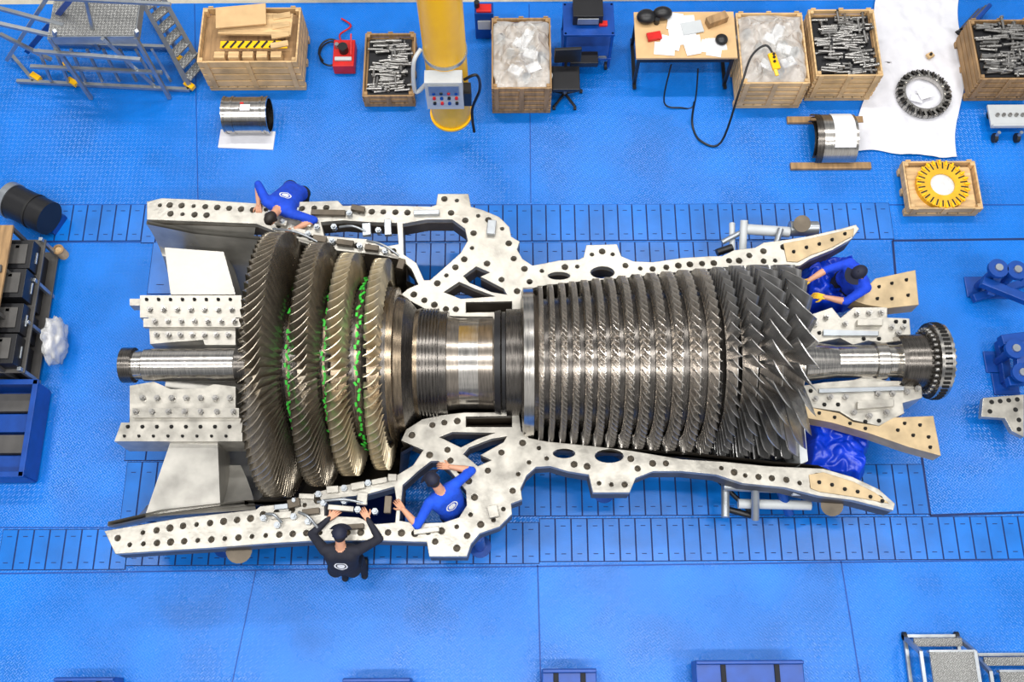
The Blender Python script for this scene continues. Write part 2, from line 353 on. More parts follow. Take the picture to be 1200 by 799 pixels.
for a,c_ in(((320,268),(372,283)),((398,266),(430,272)),((312,602),(330,612)),((372,588),(430,590)),((430,282),(468,300)),((350,600),(372,618))):
    b.tube([P(a[0],a[1],1.25),P((a[0]+c_[0])/2,(a[1]+c_[1])/2-4,1.32),P(c_[0],c_[1],1.25)],0.016,ALU)
b.obj('flange_fittings',cas,0.006)
b=MB()
for x,y in((240,236),(560,250),(705,292),(560,640),(240,640),(715,572)):
    p=P(x,y,0.86); p.y+= 0.12 if y>430 else -0.12
    b.cyl((p.x,p.y,0),(p.x,p.y,0.03),0.14,PBLUE,n=24); b.cyl((p.x,p.y,0.03),(p.x,p.y,0.86),0.07,PBLUE,n=20)
b.obj('support_pedestals',cas)
def actuator(pts,name):
    global b
    b=MB()
    for a,c_,r,m in pts: b.cyl(P(*a),P(*c_),r,m,n=16)
    b.obj(name,cas)
actuator([((858,300,.7),(858,262,.7),.04,LGREY),((868,268,.8),(925,272,.8),.07,LGREY),((846,284,.75),(880,266,.8),.035,ALU),((870,300,.7),(872,258,.9),.05,LGREY),((925,268,.8),(958,268,.8),.1,ALU),((940,262,.75),(940,262,1.0),.11,CASD),((905,300,.8),(915,268,.9),.04,ALU),((840,296,.8),(858,290,.8),.05,BLK)],'vane_actuator_north')
actuator([((850,560,.7),(850,606,.7),.05,ALU),((848,570,.8),(960,575,.8),.05,ALU),((865,590,.6),(950,592,.6),.06,LGREY),((885,565,.9),(885,608,.6),.05,ALU),((910,560,.8),(925,602,.5),.06,PBLUE),((975,592,.5),(975,592,.9),.13,CASD),((835,556,.7),(880,600,.5),.03,BLK),((280,645,.5),(280,645,.9),.15,CASD),((928,575,1.0),(965,575,1.0),.06,LGREY),((850,596,.5),(880,604,.5),.04,BLK)],'vane_actuator_south')
def tarp(pl,z,name,amp=0.06,mat=TARP,drop=0.35):
    q=[P(x,y,z) for x,y in pl]; t=MB()
    def fn(u,v):
        p=(q[0]*(1-u)+q[1]*u)*(1-v)+(q[3]*(1-u)+q[2]*u)*v
        h=noise.noise(p*3.1+Vector((3,1,z)))*amp*2+abs(noise.noise(p*8))*amp
        ed=min(u,1-u,v,1-v); return (p.x+noise.noise(p*5)*amp*.6,p.y+noise.noise(p*5+Vector((9,0,0)))*amp*.6,p.z+h-(drop*max(0,0.12-ed)/0.12))
    t.sheet(fn,60,60,mat); o=t.obj(name,cas); return o
tarp([(932,300),(1004,292),(1012,352),(946,366)],0.85,'tarp_north',0.1)
tarp([(942,478),(1030,500),(1014,566),(948,552)],0.85,'tarp_south',0.09)
# ---------------------------------------------------------------- rotor
rot=empty('rotor'); rot.parent=cas
b=MB()
pr=[];ms=[]
def pp(px,r,m): pr.append((XT(px,r),r)); ms.append(m)
prL=[(137,0.0,STEEL),(137,0.215,DARKST),(151,0.215,DARKST),(152,0.18,STEEL),(163,0.18,STEEL),(164,0.2,STEEL),(272,0.2,STEEL),(273,0.24,DARKST),(286,0.24,DARKST),(287,0.5,BROWNST)]
for p in prL: pp(*p)
def px_(x,r,m): pr.append((x,r)); ms.append(m)
S=[(XT(331),0.92,1.60,.38),(XT(378),0.97,1.47,.30),(XT(413),1.02,1.35,.24),(XT(450),1.04,1.28,.19)]
px_(S[0][0]-.26,.55,TB4)
for i,(x,rh,rt,ch) in enumerate(S):
    m=TB4 if i<2 else BROWNST
    hw=ch*.36
    px_(x-hw,rh-.12,DARKST); px_(x-hw,rh,m); px_(x+hw,rh,m); px_(x+hw,rh-.10,DARKST); 
    if i<3:
        xn=S[i+1][0]-S[i+1][3]*.36; xm=(x+hw+xn)/2
        px_(xm-.03,rh-.10,DARKST);px_(xm-.03,rh-.04,BROWNST);px_(xm,rh-.04,DARKST)
x=S[3][0]+.09
px_(x+.03,.93,BROWNST);px_(x+.1,.93,BROWNST);px_(x+.11,.84,BROWNST);px_(x+.2,.8,DARKST)
for q in [(483,.66,BROWNST)]: pp(*q)
xx=488
for i in range(6):
    for q in [(xx,.67,DARKST),(xx+2,.67,DARKST),(xx+2.2,.64,DARKST),(xx+4,.64,DARKST)]: pp(*q)
    xx+=4
for q in [(513,.635,DARKST),(522,.635,DARKST),(523,.57,DISC),(527,.565,DISC),(537,.55,STEEL),(560,.55,DISC),(577,.56,STEEL),(579,.63,BLK),(586,.65,DARKST),(588,.62,BLK),(592,.62,DARKST),(593,.66,DARKST),(611,.66,DARKST),(612,.86,DISC),(614,.92,STEEL),(626,.92,DISC),(627,.84,DISC)]: pp(*q)
rows=[635,648,662,676,691,706,722,739,757,776,796,817,839,862,886,913,943]
NR=len(rows); RW=[]
def rowp(i):
    f=i/(NR-1); rt=.94+.24*min(1,f*1.1); rh=rt-(.13+.12*f+max(0,f-.78)*1.7)
    ch=.064+.085*f+(.13 if i>=NR-2 else 0)+(.04 if i==NR-3 else 0)
    return rh,rt,ch,XT(rows[i],rt*.95 if i<NR-2 else rt*.9)
for i in range(NR):
    rh,rt,ch,x=rowp(i); RW.append((x,rh,rt,ch)); hw=ch*.5
    px_(x-hw,rh,DISC); px_(x+hw-.01,rh,STEEL); px_(x+hw,rh,DARKST)
    if i<NR-1:
        r2,_,c2,x2=rowp(i+1); px_(x+hw,rh-.03,DARKST); px_(max(x+hw+.005,x2-c2*.5-.003),min(rh,r2)-.03,DARKST)
x=pr[-1][0]
px_(x+.06,.36,DARKST);px_(x+.12,.25,STEEL)
for q in [(985,.2,STEEL),(1030,.2,STEEL),(1031,.23,STEEL),(1044,.23,STEEL),(1045,.2,STEEL),(1058,.2,STEEL),(1060,.3,DARKST),(1066,.32,DARKST)]: pp(*q)
xf=XT(1086,0); xg=XT(1101,0)
for q in [(xf-.04,.33,DARKST),(xf,.43,DARKST),(xf,.46,STEEL),(xg,.46,DARKST),(xg,.30,DARKST),(xg-.06,.28,DARKST),(xg-.06,0,DARKST)]: px_(*q)
b.lathe(pr,DISC,n=128,mats=ms)
for i in range(32):
    t=2*pi*i/32; y=Y0+.385*math.cos(t); z=ZA+.385*math.sin(t); b.cyl((xg-.02,y,z),(xg+.035,y,z),.026,BOLT,n=8); b.cyl((xf-.05,y,z),(xf+.03,y,z),.024,BOLT,n=8)
for i in range(48):
    t=2*pi*i/48; q=Matrix.Rotation(t,3,'X'); b.box(((xf+xg)/2,Y0+.462*math.cos(t),ZA+.462*math.sin(t)),((xg-xf)*.5,.022,.026),HOLE,rot=q)
b.obj('shaft_and_discs',rot)
def blades(name,lst):
    b=MB()
    for (x0,rr,rt,n,c0,c1,s0,s1,th,cam_,mat,ph) in lst:
        NS=5;NC=6
        for k in range(n):
            phi=2*pi*k/n+ph; vs=[]
            for j in range(NS):
                f=j/(NS-1); r=rr+(rt-rr)*f; c=c0+(c1-c0)*f; s=math.radians(s0+(s1-s0)*f); t=th*(1-.6*f)
                pts=[]
                for i in range(NC): u=i/(NC-1); pts.append((u-.5,cam_*4*u*(1-u)*(1-.5*f)+t*math.sqrt(max(0,u*(1-u)))*1.2))
                for i in range(NC-2,0,-1): u=i/(NC-1); pts.append((u-.5,cam_*4*u*(1-u)*(1-.5*f)-t*math.sqrt(max(0,u*(1-u)))*1.2))
                for (a,d) in pts:
                    a*=c; d*=c
                    ax=a*math.cos(s)-d*math.sin(s); tg=a*math.sin(s)+d*math.cos(s)
                    an=phi+tg/r; vs.append((x0+ax,Y0+r*math.cos(an),ZA+r*math.sin(an)))
            m=2*NC-2; fs=[(j*m+i,j*m+(i+1)%m,(j+1)*m+(i+1)%m,(j+1)*m+i) for j in range(NS-1) for i in range(m)]
            b.add(vs,fs,mat,True); b.add(vs,[tuple((NS-1)*m+i for i in range(m))],mat,False)
    b.obj(name,rot)
cl=[]
for i,(x,rh,rt,ch) in enumerate(RW):
    n=[104,102,100,98,95,92,88,84,80,75,70,64,58,50,42,32,26][i]
    mat=COMPB if i<NR-4 else COMPD; big=i>=NR-2
    cc=ch/math.cos(math.radians(42))
    cl.append((x,rh-.02,rt,n,cc*.9,cc*(.95 if not big else 1.15),38 if not big else 32,48 if not big else 56,.075,.08,mat,i*.37))
blades('compressor_blades',cl)
blades('turbine_blades',[(S[0][0],.9,1.60,88,.42,.38,-12,-48,.06,.16,TB4,0),(S[1][0],.95,1.47,88,.34,.30,-12,-44,.07,.16,TB4,0.1),(S[2][0],1.0,1.35,74,.28,.25,-18,-40,.10,.16,TB2,0.2),(S[3][0],1.02,1.28,68,.22,.2,-20,-38,.13,.18,TB2,0.3)])
b=MB()
random.seed(5)
for si,n in((0,120),(1,110),(2,110)):
    x,rh,rt,ch=S[si]; xn,_,_,cn=S[si+1]; xm=(x+ch*.36+xn-cn*.36)/2
    for k in range(n):
        if random.random()<.12: continue
        t=2*pi*k/n+random.uniform(-.02,.02); r=rh+.0+random.uniform(0,.03)
        q=Matrix.Rotation(t,3,'X')@Matrix.Rotation(random.uniform(-.6,.6),3,'Y')
        b.box((xm+random.uniform(-.02,.03),Y0+r*math.cos(t),ZA+r*math.sin(t)),(.026,.012,.05),GREEN,rot=q)
b.obj('marking_tapes',rot)
# ---------------------------------------------------------------- crates & clutter
def pallet_crate(name,rect,h,content=None,mat=WOOD,rz=0,fill=0.75,layers=3):
    cx,cy,w,d=R(*rect,h); b=MB()
    for i in range(3): b.box((cx,cy-d/2+.06+(d-.12)*i/2,.05),(w,.09,.08),mat)
    nb=max(4,int(w/.13))
    for i in range(nb): b.box((cx-w/2+w*(i+.5)/nb,cy,.105),(w/nb-.02,d,.022),mat)
    hh=h-.13
    for k in range(layers):
        z=.13+hh*(k+.5)/layers; ph=hh/layers-.03
        for sg in(-1,1):
            b.box((cx,cy+sg*(d/2-.012),z),(w,.024,ph),mat); b.box((cx+sg*(w/2-.012),cy,z),(.024,d-.05,ph),mat)
    for sx in(-1,1):
        for sy in(-1,1): b.box((cx+sx*(w/2-.05),cy+sy*(d/2-.05),.13+hh/2),(.05,.05,hh-.01),mat)
        for xx in(-.42,0,.42): b.box((cx+xx*w,cy+sx*(d/2+.008),.13+hh/2),(.07,.018,hh),mat)
    zc=.13+hh*fill; b.box((cx,cy,.12+hh*fill/2),(w-.06,d-.06,hh*fill),WOODD)
    if content: content(b,cx,cy,w-.12,d-.12,zc)
    return b.obj(name,None,.004)
def bolts(b,cx,cy,w,d,z):
    random.seed(int(abs(cx)*100))
    b.box((cx,cy,z+.01),(w,d,.02),BLK)
    n=int(w*d/.007)
    for i in range(n):
        x=cx+random.uniform(-.5,.5)*(w-.16); y=cy+random.uniform(-.5,.5)*(d-.05); a=random.uniform(-.15,.15)+(pi/2 if random.random()<.12 else 0); L=.1
        zz=z+random.uniform(.03,.09); v=Vector((math.cos(a),math.sin(a),random.uniform(-.12,.12)))*L; p=Vector((x,y,zz))
        b.cyl(p-v,p+v,.02,BOLT,n=8); b.cyl(p+v,p+v*1.25,.032,BOLT if i%3 else BLK,n=6)
def film(b,cx,cy,w,d,z,amp=.2):
    def fn(u,v):
        x=(u-.5)*w*1.1;y=(v-.5)*d*1.06; e=min(u,1-u,v,1-v); k=min(1,e/.2); p=Vector((cx+x,cy+y,0))
        return (cx+x+noise.noise(p*6)*.06,cy+y+noise.noise(p*6+Vector((5,5,5)))*.06,z+.08+k*(amp*.6+amp*noise.noise(p*3.3)+.16*abs(noise.noise(p*9))))
    random.seed(3)
    for i in range(12):
        x=cx+random.uniform(-.4,.4)*w; y=cy+random.uniform(-.4,.4)*d; b.cyl((x,y,z),(x,y,z+.10),.06,[BOLT,WOODD,BLK][i%3],n=12)
    for i in range(5): b.box((cx+random.uniform(-.3,.3)*w,cy+random.uniform(-.3,.3)*d,z+.14),(.2,.14,.02),PAP,rz=random.uniform(0,3))
    b.sheet(fn,60,60,PLAST)
def hazard(b,cx,cy,w,d,z):
    b.box((cx+.1,cy+.12,z+.18),(w*.8,d*.45,.04),WOOD,rz=-.03); b.box((cx-.1,cy+.2,z+.26),(w*.55,.35,.03),DESK,rz=.1)
    b.box((cx+.1,cy-d*.28,z+.18),(.95,.12,.02),YEL)
    for i in range(8): b.box((cx-.3+i*.11,cy-d*.28,z+.192),(.035,.135,.006),BLK,rz=-.6)
    for i in range(5): b.box((cx-w*.3+i*.2,cy-d*.45,z+.08),(.15,.1,.14),WOOD)
    for i in range(4): b.box((cx+w*.36,cy-d*.3+i*d*.2,z+.2),(.25,.09,.03),WOOD,rz=.2)
pallet_crate('wooden_crate',(234,8,350,72),.75,hazard,layers=4,fill=.8)
pallet_crate('wooden_crate',(426,38,486,112),.32,bolts,WOODD,layers=2,fill=.5)
pallet_crate('wooden_crate',(576,20,646,103),.68,film,WOODD,layers=5)
pallet_crate('wooden_crate',(866,14,945,97),.68,film,WOOD,layers=5)
pallet_crate('wooden_crate',(952,10,1030,88),.68,bolts,WOOD,layers=5,fill=.75)
pallet_crate('wooden_crate',(1142,22,1215,92),.6,bolts,WOODD,layers=4,fill=.85)
def goldring(b,cx,cy,w,d,z):
    b.box((cx,cy,z+.01),(w,d,.02),WOOD)
    b.ring((cx,cy,z),.17,.36,0.02,.10,GOLD,n=48)
    for i in range(24):
        t=2*pi*i/24; b.box((cx+.34*math.cos(t),cy+.34*math.sin(t),z+.11),(.07,.025,.03),YEL,rz=t); b.box((cx+.30*math.cos(t+.13),cy+.30*math.sin(t+.13),z+.101),(.1,.02,.006),BLK,rz=t+.13)
    b.ell((cx,cy,z+.03),.2,.2,.10,PLAST,zmin=0); b.cyl((cx,cy,z),(cx,cy,z+.07),.17,PAP,n=24)
pallet_crate('wooden_crate',(1062,188,1148,244),.28,goldring,WOOD,layers=1,fill=.3)
# yellow column
b=MB(); p=P(529,133,0); cx,cy=p.x,p.y
b.cyl((cx,cy,0),(cx,cy,7.0),.285,YEL,n=48); b.cyl((cx,cy,0),(cx,cy,.04),.31,YEL,n=48)
b.box((cx-.02,cy-.36,1.15),(.50,.2,.62),LGREY); b.box((cx-.02,cy-.47,1.3),(.40,.02,.22),ALU)
for i in range(4):
    for j in range(3): b.cyl((cx-.16+i*.1,cy-.46,1.0+j*.12),(cx-.16+i*.1,cy-.49,1.0+j*.12),.022,[BLK,RED,PBLUE][(i+j)%3],n=12)
b.box((cx+.27,cy-.30,.95),(.12,.18,.3),BLK); b.tube([(cx-.27,cy-.3,1.2),(cx-.42,cy-.35,1.1),(cx-.4,cy-.25,1.6),(cx-.3,cy-.1,1.7)],.03,LGREY); b.tube([(cx+.25,cy-.3,1.3),(cx+.42,cy-.3,1.4),(cx+.45,cy-.25,1.0),(cx+.33,cy-.32,.6),(cx+.35,cy-.5,.3)],.02,BLK)
b.ring((cx,cy,1.5),.286,.3,0,.06,ALU)
b.obj('crane_column',None,.008)
# bearing shell on board
b=MB(); a=P(264,135,.27); c_=P(316,135,.27); x0=a.x;x1=c_.x; QX=Matrix.Rotation(pi/2,3,'Y')
b.cyl((x0,a.y,a.z),(x1,a.y,a.z),.255,STEEL,n=48,caps=False); b.cyl((x0,a.y,a.z),(x1,a.y,a.z),.235,DARKST,n=48,caps=False)
for x in(x0,x0+.12,x1-.1,x1-.03): b.ring((x,a.y,a.z),.235,.268,0,.03,STEEL,axis=QX,n=48)
b.box(((x0+x1)/2-.05,a.y-.25,.012),(.8,.3,.024),WHT,rz=-.05); b.box(((x0+x1)/2,a.y+.2,.02),(.6,.1,.04),WOOD)
b.box(((x0+x1)/2+.03,a.y-.04,a.z+.262),(.14,.1,.006),PAP); b.box(((x0+x1)/2-.02,a.y+.03,a.z+.262),(.05,.03,.008),RED)
b.obj('bearing_shell')
# red hydraulic pump with hoses
b=MB(); cx,cy,w,d=R(390,45,415,76,.25)
b.box((cx,cy,.12),(w,d,.2),RED); b.cyl((cx,cy+.03,.22),(cx,cy+.03,.34),.07,BLK); b.box((cx,cy-.12,.24),(w*.8,.06,.04),LGREY); b.cyl((cx-.1,cy+.1,.22),(cx-.1,cy+.1,.3),.03,ALU); b.beam((cx+.12,cy-.1,.3),(cx+.12,cy+.22,.38),.025,.025,RED)
for sx in(-1,1):
    for sy in(-1,1): b.cyl((cx+sx*w*.4,cy+sy*d*.4,0),(cx+sx*w*.4,cy+sy*d*.4,.03),.03,RUB)
b.tube([(cx-.12,cy,.2)]+[(cx-.22+.17*math.cos(t),cy+.1+.22*math.sin(t),.03+.01*t) for t in [i*.8 for i in range(14)]],.014,BLK)
b.tube([(cx,cy+.12,.25),(cx-.1,cy+.4,.1),(cx+.05,cy+.6,.05),(cx-.1,cy+.75,.03)],.014,RED)
b.obj('hydraulic_pump',None,.01)
# chair
b=MB(); cx,cy,w,d=R(650,80,676,104,.47)
b.box((cx,cy,.46),(.4,.4,.06),BLK); b.box((cx+.02,cy+.2,.75),(.38,.05,.3),BLK,rz=.05)
b.cyl((cx,cy,.1),(cx,cy,.44),.03,ALU)
for i in range(5):
    t=2*pi*i/5+.3; e=Vector((math.cos(t),math.sin(t),0)); b.beam(Vector((cx,cy,.1)),Vector((cx,cy,.07))+e*.26,.04,.03,BLK); q=Vector((cx,cy,.03))+e*.26; b.cyl(q-Vector((.02,0,0)),q+Vector((.02,0,0)),.03,RUB,n=12)
b.beam((cx+.0,cy+.18,.45),(cx,cy+.21,.65),.04,.02,BLK)
b.obj('office_chair',None,.015)
# blue tool cart with case
b=MB(); cx,cy,w,d=R(660,2,720,40,.9)
for z in(.3,.86): b.box((cx,cy,z),(w,d,.04),PBLUE)
for sx in(-1,1):
    for sy in(-1,1):
        b.box((cx+sx*(w/2-.03),cy+sy*(d/2-.03),.48),(.04,.04,.8),PBLUE); q=Vector((cx+sx*(w/2-.06),cy+sy*(d/2-.06),.06)); b.cyl(q-Vector((.02,0,0)),q+Vector((.02,0,0)),.06,RUB)
b.box((cx-.02,cy+.05,.98),(.42,.32,.2),BLK); b.box((cx-.02,cy-.13,.99),(.3,.02,.12),ALU); b.box((cx-.05,cy-d/2-.1,.45),(.4,.2,.1),BLK); b.box((cx+.2,cy-.1,.9),(.12,.08,.04),RED)
for i in range(5): b.beam((cx-.3+i*.12,cy-d/2+.02,.32),(cx-.2+i*.12,cy-d/2-.02,.38),.03,.04,ALU)
b.obj('tool_cart',None,.006)
# desk
b=MB(); cx,cy,w,d=R(742,14,864,68,.75); w-=.05
b.box((cx,cy,.735),(w,d,.035),DESK)
for sx in(-1,1):
    for sy in(-1,1): b.box((cx+sx*(w/2-.05),cy+sy*(d/2-.05),.36),(.045,.045,.715),BLK)
    b.box((cx+sx*(w/2-.05),cy,.06),(.05,d+.1,.03),BLK)
b.box((cx,cy-d/2+.06,.62),(w-.1,.03,.08),BLK)
random.seed(11)
for i in range(13):
    b.box((cx+random.uniform(-.42,.42)*w,cy+random.uniform(-.33,.3)*d,.754+i*.0015),(.21,.29,.0012),PAP,rz=random.choice((0,pi/2))+random.uniform(-.3,.3))
b.box((cx+.1,cy+.1,.778),(.3,.2,.02),LGREY,rz=.2); b.ell((cx+.5,cy-.12,.80),.09,.09,.06,BLK); b.box((cx-.45,cy-.05,.785),(.2,.12,.05),RED,rz=.2)
b.cyl((cx-.4,cy+.2,.755),(cx-.4,cy+.2,.85),.04,BLK); b.ell((cx-.55,cy+.25,.83),.14,.12,.09,BLK); b.ell((cx-.32,cy+.3,.84),.14,.1,.1,BLK)
b.box((cx+.45,cy+.2,.82),(.3,.12,.12),WOODD,rz=.4)
b.tube([(cx-.2,cy-d/2,.6),(cx-.25,cy-d/2-.3,.1),(cx+.0,cy-d/2-.35,.03),(cx+.2,cy-d/2-.3,.03),(cx+.2,cy-d/2,.5)],.012,BLK)
b.obj('office_desk',None,.004)
b=MB(); p=P(907,72,.98); b.box(p,(.11,.26,.05),YEL,rz=.2); b.beam(p+Vector((0,-.1,0)),p+Vector((.03,-.22,-.02)),.05,.03,YEL)
for k in(-.02,.05,.1): b.cyl(p+Vector((0,k,.025)),p+Vector((0,k,.04)),.02,BLK)
dx=p.x;dy=p.y; b.tube([(dx,dy+.12,.98),(dx-.1,dy+.25,1.0),(dx-.3,dy+.1,.95),(dx-.45,dy-.3,.8),(dx-.62,dy-.75,.1),(dx-.9,dy-.68,.03),(dx-1.0,dy-.4,.03),(dx-1.0,dy-.2,.3)],.016,BLK)
b.obj('crane_remote',None,.01)
# white sheet + bladed ring
b=MB()
q=[P(1034,-25,.02),P(1128,-25,.02),P(1124,184,.02),P(1004,178,.02)]
def fn(u,v):
    p=(q[0]*(1-u)+q[1]*u)*(1-v)+(q[3]*(1-u)+q[2]*u)*v
    z=.03+.05*max(0,noise.noise(p*2.2))+.04*max(0,noise.noise(p*5)); w_=.07*math.sin(v*9+u*3)*(1 if u>.5 else -1)*abs(u-.5)*2
    return (p.x+w_,p.y+.08*noise.noise(Vector((u*3,5,0)))*(v>.5),z)
b.sheet(fn,60,90,WHT); b.obj('dust_sheet')
b=MB(); p=P(1081,112,.06); cx,cy=p.x,p.y
b.ring((cx,cy,.07),.27,.315,0,.07,STEEL,n=60)
for i in range(30):
    t=2*pi*i/30; b.box((cx+.345*math.cos(t),cy+.345*math.sin(t),.11),(.1,.03,.08),DARKST if i%2 else STEEL,rz=t+.3)
    b.box((cx+.35*math.cos(t+.1),cy+.35*math.sin(t+.1),.10),(.1,.012,.06),BLK,rz=t+.4)
b.ring((cx,cy,.07),.375,.395,0,.05,BOLT,n=60); b.box((cx+.02,cy-.0,.115),(.2,.16,.004),PAP,rz=.3); b.box((cx-.1,cy-.06,.08),(.18,.12,.004),WHT,rz=-.3)
b.obj('vane_ring')
b=MB(); p=P(1090,65,.11); b.box(p,(.1,.08,.04),WOOD,rz=.5); b.cyl(p+Vector((.0,0,.02)),p+Vector((0,0,.05)),.02,BLK,n=10); b.obj('wooden_block')
# curved shell segment on planks
b=MB(); a=P(968,156,.3)
def arc(r,m,x0,x1,a0=.2,a1=pi-.2):
    vs=[];n=24
    for i in range(n+1):
        t=a0+(a1-a0)*i/n
        for xx in(x0,x1): vs.append((xx,a.y+r*math.cos(t)*1.0,.06+r*math.sin(t)))
    b.add(vs,[(2*i,2*i+1,2*i+3,2*i+2) for i in range(n)],m,True)
arc(.39,STEEL,a.x-.06,a.x+.42); arc(.36,DARKST,a.x-.14,a.x+.42)
arc(.395,DARKST,a.x-.16,a.x-.06); arc(.30,DARKST,a.x-.18,a.x-.02); arc(.396,PAP,a.x+.08,a.x+.38,.5,2.3)
b.box((a.x+.1,a.y-.38,.03),(1.15,.1,.05),WOODD); b.box((a.x+.1,a.y+.38,.03),(1.1,.1,.05),WOODD)
b.obj('shell_segment')
b=MB(); cx,cy,w,d=R(1160,122,1210,148,.25)
b.box((cx,cy,.22),(w,d,.04),LGREY); b.box((cx,cy-d/2,.26),(w,.03,.06),LGREY)
for dx in(-.2,.12):
    q=Vector((cx+dx,cy-d/2-.08,.07)); b.cyl(q-Vector((.025,0,0)),q+Vector((.025,0,0)),.07,RUB); b.cyl((q.x,q.y,.1),(q.x,q.y,.22),.025,ALU)
for dx in(-.2,.2): q=Vector((cx+dx,cy+d/2-.05,.07)); b.cyl(q-Vector((.025,0,0)),q+Vector((.025,0,0)),.07,RUB); b.cyl((q.x,q.y,.1),(q.x,q.y,.22),.025,ALU)
for i in range(5): b.cyl((cx-.2+i*.09,cy,.24),(cx-.2+i*.09,cy,.28),.025,BOLT)
b.obj('parts_trolley',None,.004)
b=MB()
for i in range(4):
    a=P(1122+i*6,40-i*4,.04+i*.05);c_=P(1148+i*4,12-i*2,.04+i*.05); b.cyl(a,c_,.035,PBLUE if i%2 else DGREY,n=12); b.cyl(a,a+(c_-a)*.05,.05,BLK,n=12)
b.obj('pipe_bundle')
# access platform top-left
b=MB()
def bm(a,c_,w=.05,m=ALU): b.beam(P(*a),P(*c_),w,w,m)
zb=.08
bm((20,95,zb),(222,105,zb));bm((12,62,zb),(40,95,zb)); bm((222,105,zb),(178,20,zb)); bm((60,50,zb),(195,55,zb)); bm((40,60,1.2),(165,70,1.2)); bm((36,78,.6),(190,85,.6))
for i in range(8):
    bm((45+i*19,58,.9),(60+i*20,95,.12),.035)
bm((165,0,1.4),(222,100,.1),.06);bm((184,-15,1.4),(240,84,.1),.06); bm((120,45,1.5),(180,100,.1))
for i in range(7):
    a=P(171+i*8,8+i*14,1.25-i*.17); c_=P(188+i*8,-5+i*13,1.25-i*.17); d_=(c_-a).normalized(); b.box((a+c_)/2,((c_-a).length,.14,.025),ALUT,rz=math.atan2(d_.y,d_.x))
cx,cy,w,d=R(62,-20,162,42,1.5); b.box((cx,cy,1.5),(w,d,.03),ALUT); b.box((cx,cy-d/2,1.42),(w,.03,.16),ALU); b.box((cx+w/2,cy,1.42),(.03,d,.16),ALU)
for sx in(-1,1):
    for sy in(-1,1): b.box((cx+sx*w/2,cy+sy*d/2,.74),(.05,.05,1.45),ALU)
bm((0,10,1.5),(75,30,1.5));bm((0,28,1.5),(72,44,1.4)); bm((32,60,.1),(90,-10,2.2),.07,PBLUE); bm((8,70,.1),(60,-10,2.0)); bm((0,-5,2.2),(200,5,2.3),.04); bm((100,-4,2.2),(110,40,1.4),.04)
bm((0,40,.9),(60,70,.3)); bm((64,42,1.5),(64,36,2.3),.04); bm((160,42,1.5),(160,36,2.3),.04)
for x,y in((78,78),(42,90),(85,96),(210,68),(222,100)):
    p=P(x,y,.1); b.box(p,(.16,.08,.06),YEL,rz=-.6); b.cyl((p.x,p.y,0),(p.x,p.y,.1),.03,BLK)
b.obj('access_platform')
b=MB()
for z in(.5,1.0): 
    b.beam((-3.2,YB+.1,z),(-1.2,YB+.1,z),.05,.05,PBLUE); b.beam((.2,YB+.1,z),(4.5,YB+.1,z),.05,.05,PBLUE)
for i in range(9):
    x=-3.2+i*.25; b.beam((x,YB+.1,0),(x,YB+.1,1.0),.05,.05,PBLUE)
for i in range(9):
    x=.2+i*.52; b.beam((x,YB+.1,0),(x,YB+.1,1.0),.05,.05,PBLUE)
b.obj('safety_railing')
b=MB(); cx,cy,w,d=R(556,3,578,16,.6)
b.box((cx,cy,.3),(w,d,.6),PBLUE); b.box((cx,cy-.02,.62),(w*.8,d*.7,.04),RED); b.box((cx,cy-d/2-.01,.35),(w*.7,.02,.2),LGREY); b.cyl((cx-.1,cy,.64),(cx-.1,cy,.74),.04,BLK); b.obj('floor_machine',None,.01)
# left bench
b=MB(); cx,cy,w,d=R(-60,264,2,424,.95)
b.box((cx,cy,.94),(w,d,.04),WOODD); 
for z in(.1,.5): b.box((cx+.12,cy,z),(w+.24,d,.03),DGREY)
for sy in(-1,-.3,.35,1):
    b.box((cx+w/2+.2,cy+sy*(d/2-.03),.3),(.05,.05,.6),ALU); b.box((cx+w/2-.03,cy+sy*(d/2-.03),.5),(.05,.05,.9),DGREY)
for i,(sy,hh) in enumerate(((-.37,.24),(-.14,.2),(.1,.28),(.33,.22))):
    b.box((cx+.26,cy+sy*d,.5+hh/2+.02),(w*.8,.40,hh),BLK); b.beam((cx+.26+w*.4,cy+sy*d-.08,.6),(cx+.26+w*.4,cy+sy*d+.08,.6),.03,.03,ALU); b.box((cx+.3,cy+sy*d,.5+hh+.03),(w*.5,.28,.02),DGREY); b.box((cx+w*.5,cy+sy*d+.1,.5+hh+.03),(.06,.05,.02),RED if i==2 else LGREY)
    b.box((cx+.16,cy+sy*d,.12+hh/2),(w*.9,.38,hh),BLK)
b.box((cx+.05,cy-.4,.975),(.25,.15,.03),BLK,rz=.3); b.box((cx+.2,cy+.3,.98),(.2,.1,.04),DGREY,rz=.1)
b.obj('workbench',None,.006)
b=MB(); p=P(64,398,.35); 
def fn(u,v):
    t=u*2*pi; ph=(v-.5)*pi; e=Vector((math.cos(ph)*math.cos(t),math.cos(ph)*math.sin(t),math.sin(ph))); k=1+.35*noise.noise(e*2.2)+.15*noise.noise(e*6)
    return (p.x+e.x*.11*k,p.y+e.y*.30*k,.33+e.z*.32*k)
b.sheet(fn,40,30,PLAST); b.sheet(lambda u,v:tuple(Vector((p.x,p.y,.33))+(Vector(fn(u,v))-Vector((p.x,p.y,.33)))*.85),30,20,WHT); b.obj('plastic_bag')
b=MB(); a=P(12,234,.35); c_=P(58,256,.35)
b.cyl(a,c_,.24,BLK,n=40); b.cyl(a-(c_-a)*.05,a+(c_-a)*.1,.255,ALU,n=40); b.cyl(a-(c_-a)*.08,a-(c_-a)*.04,.17,LGREY,n=30); b.cyl(a+(c_-a)*.6,a+(c_-a)*.65,.25,RUB,n=40)
b.box(((a.x+c_.x)/2,a.y-.1,.06),(.7,.3,.1),PBLUE,rz=-.45); b.obj('motor_drum')
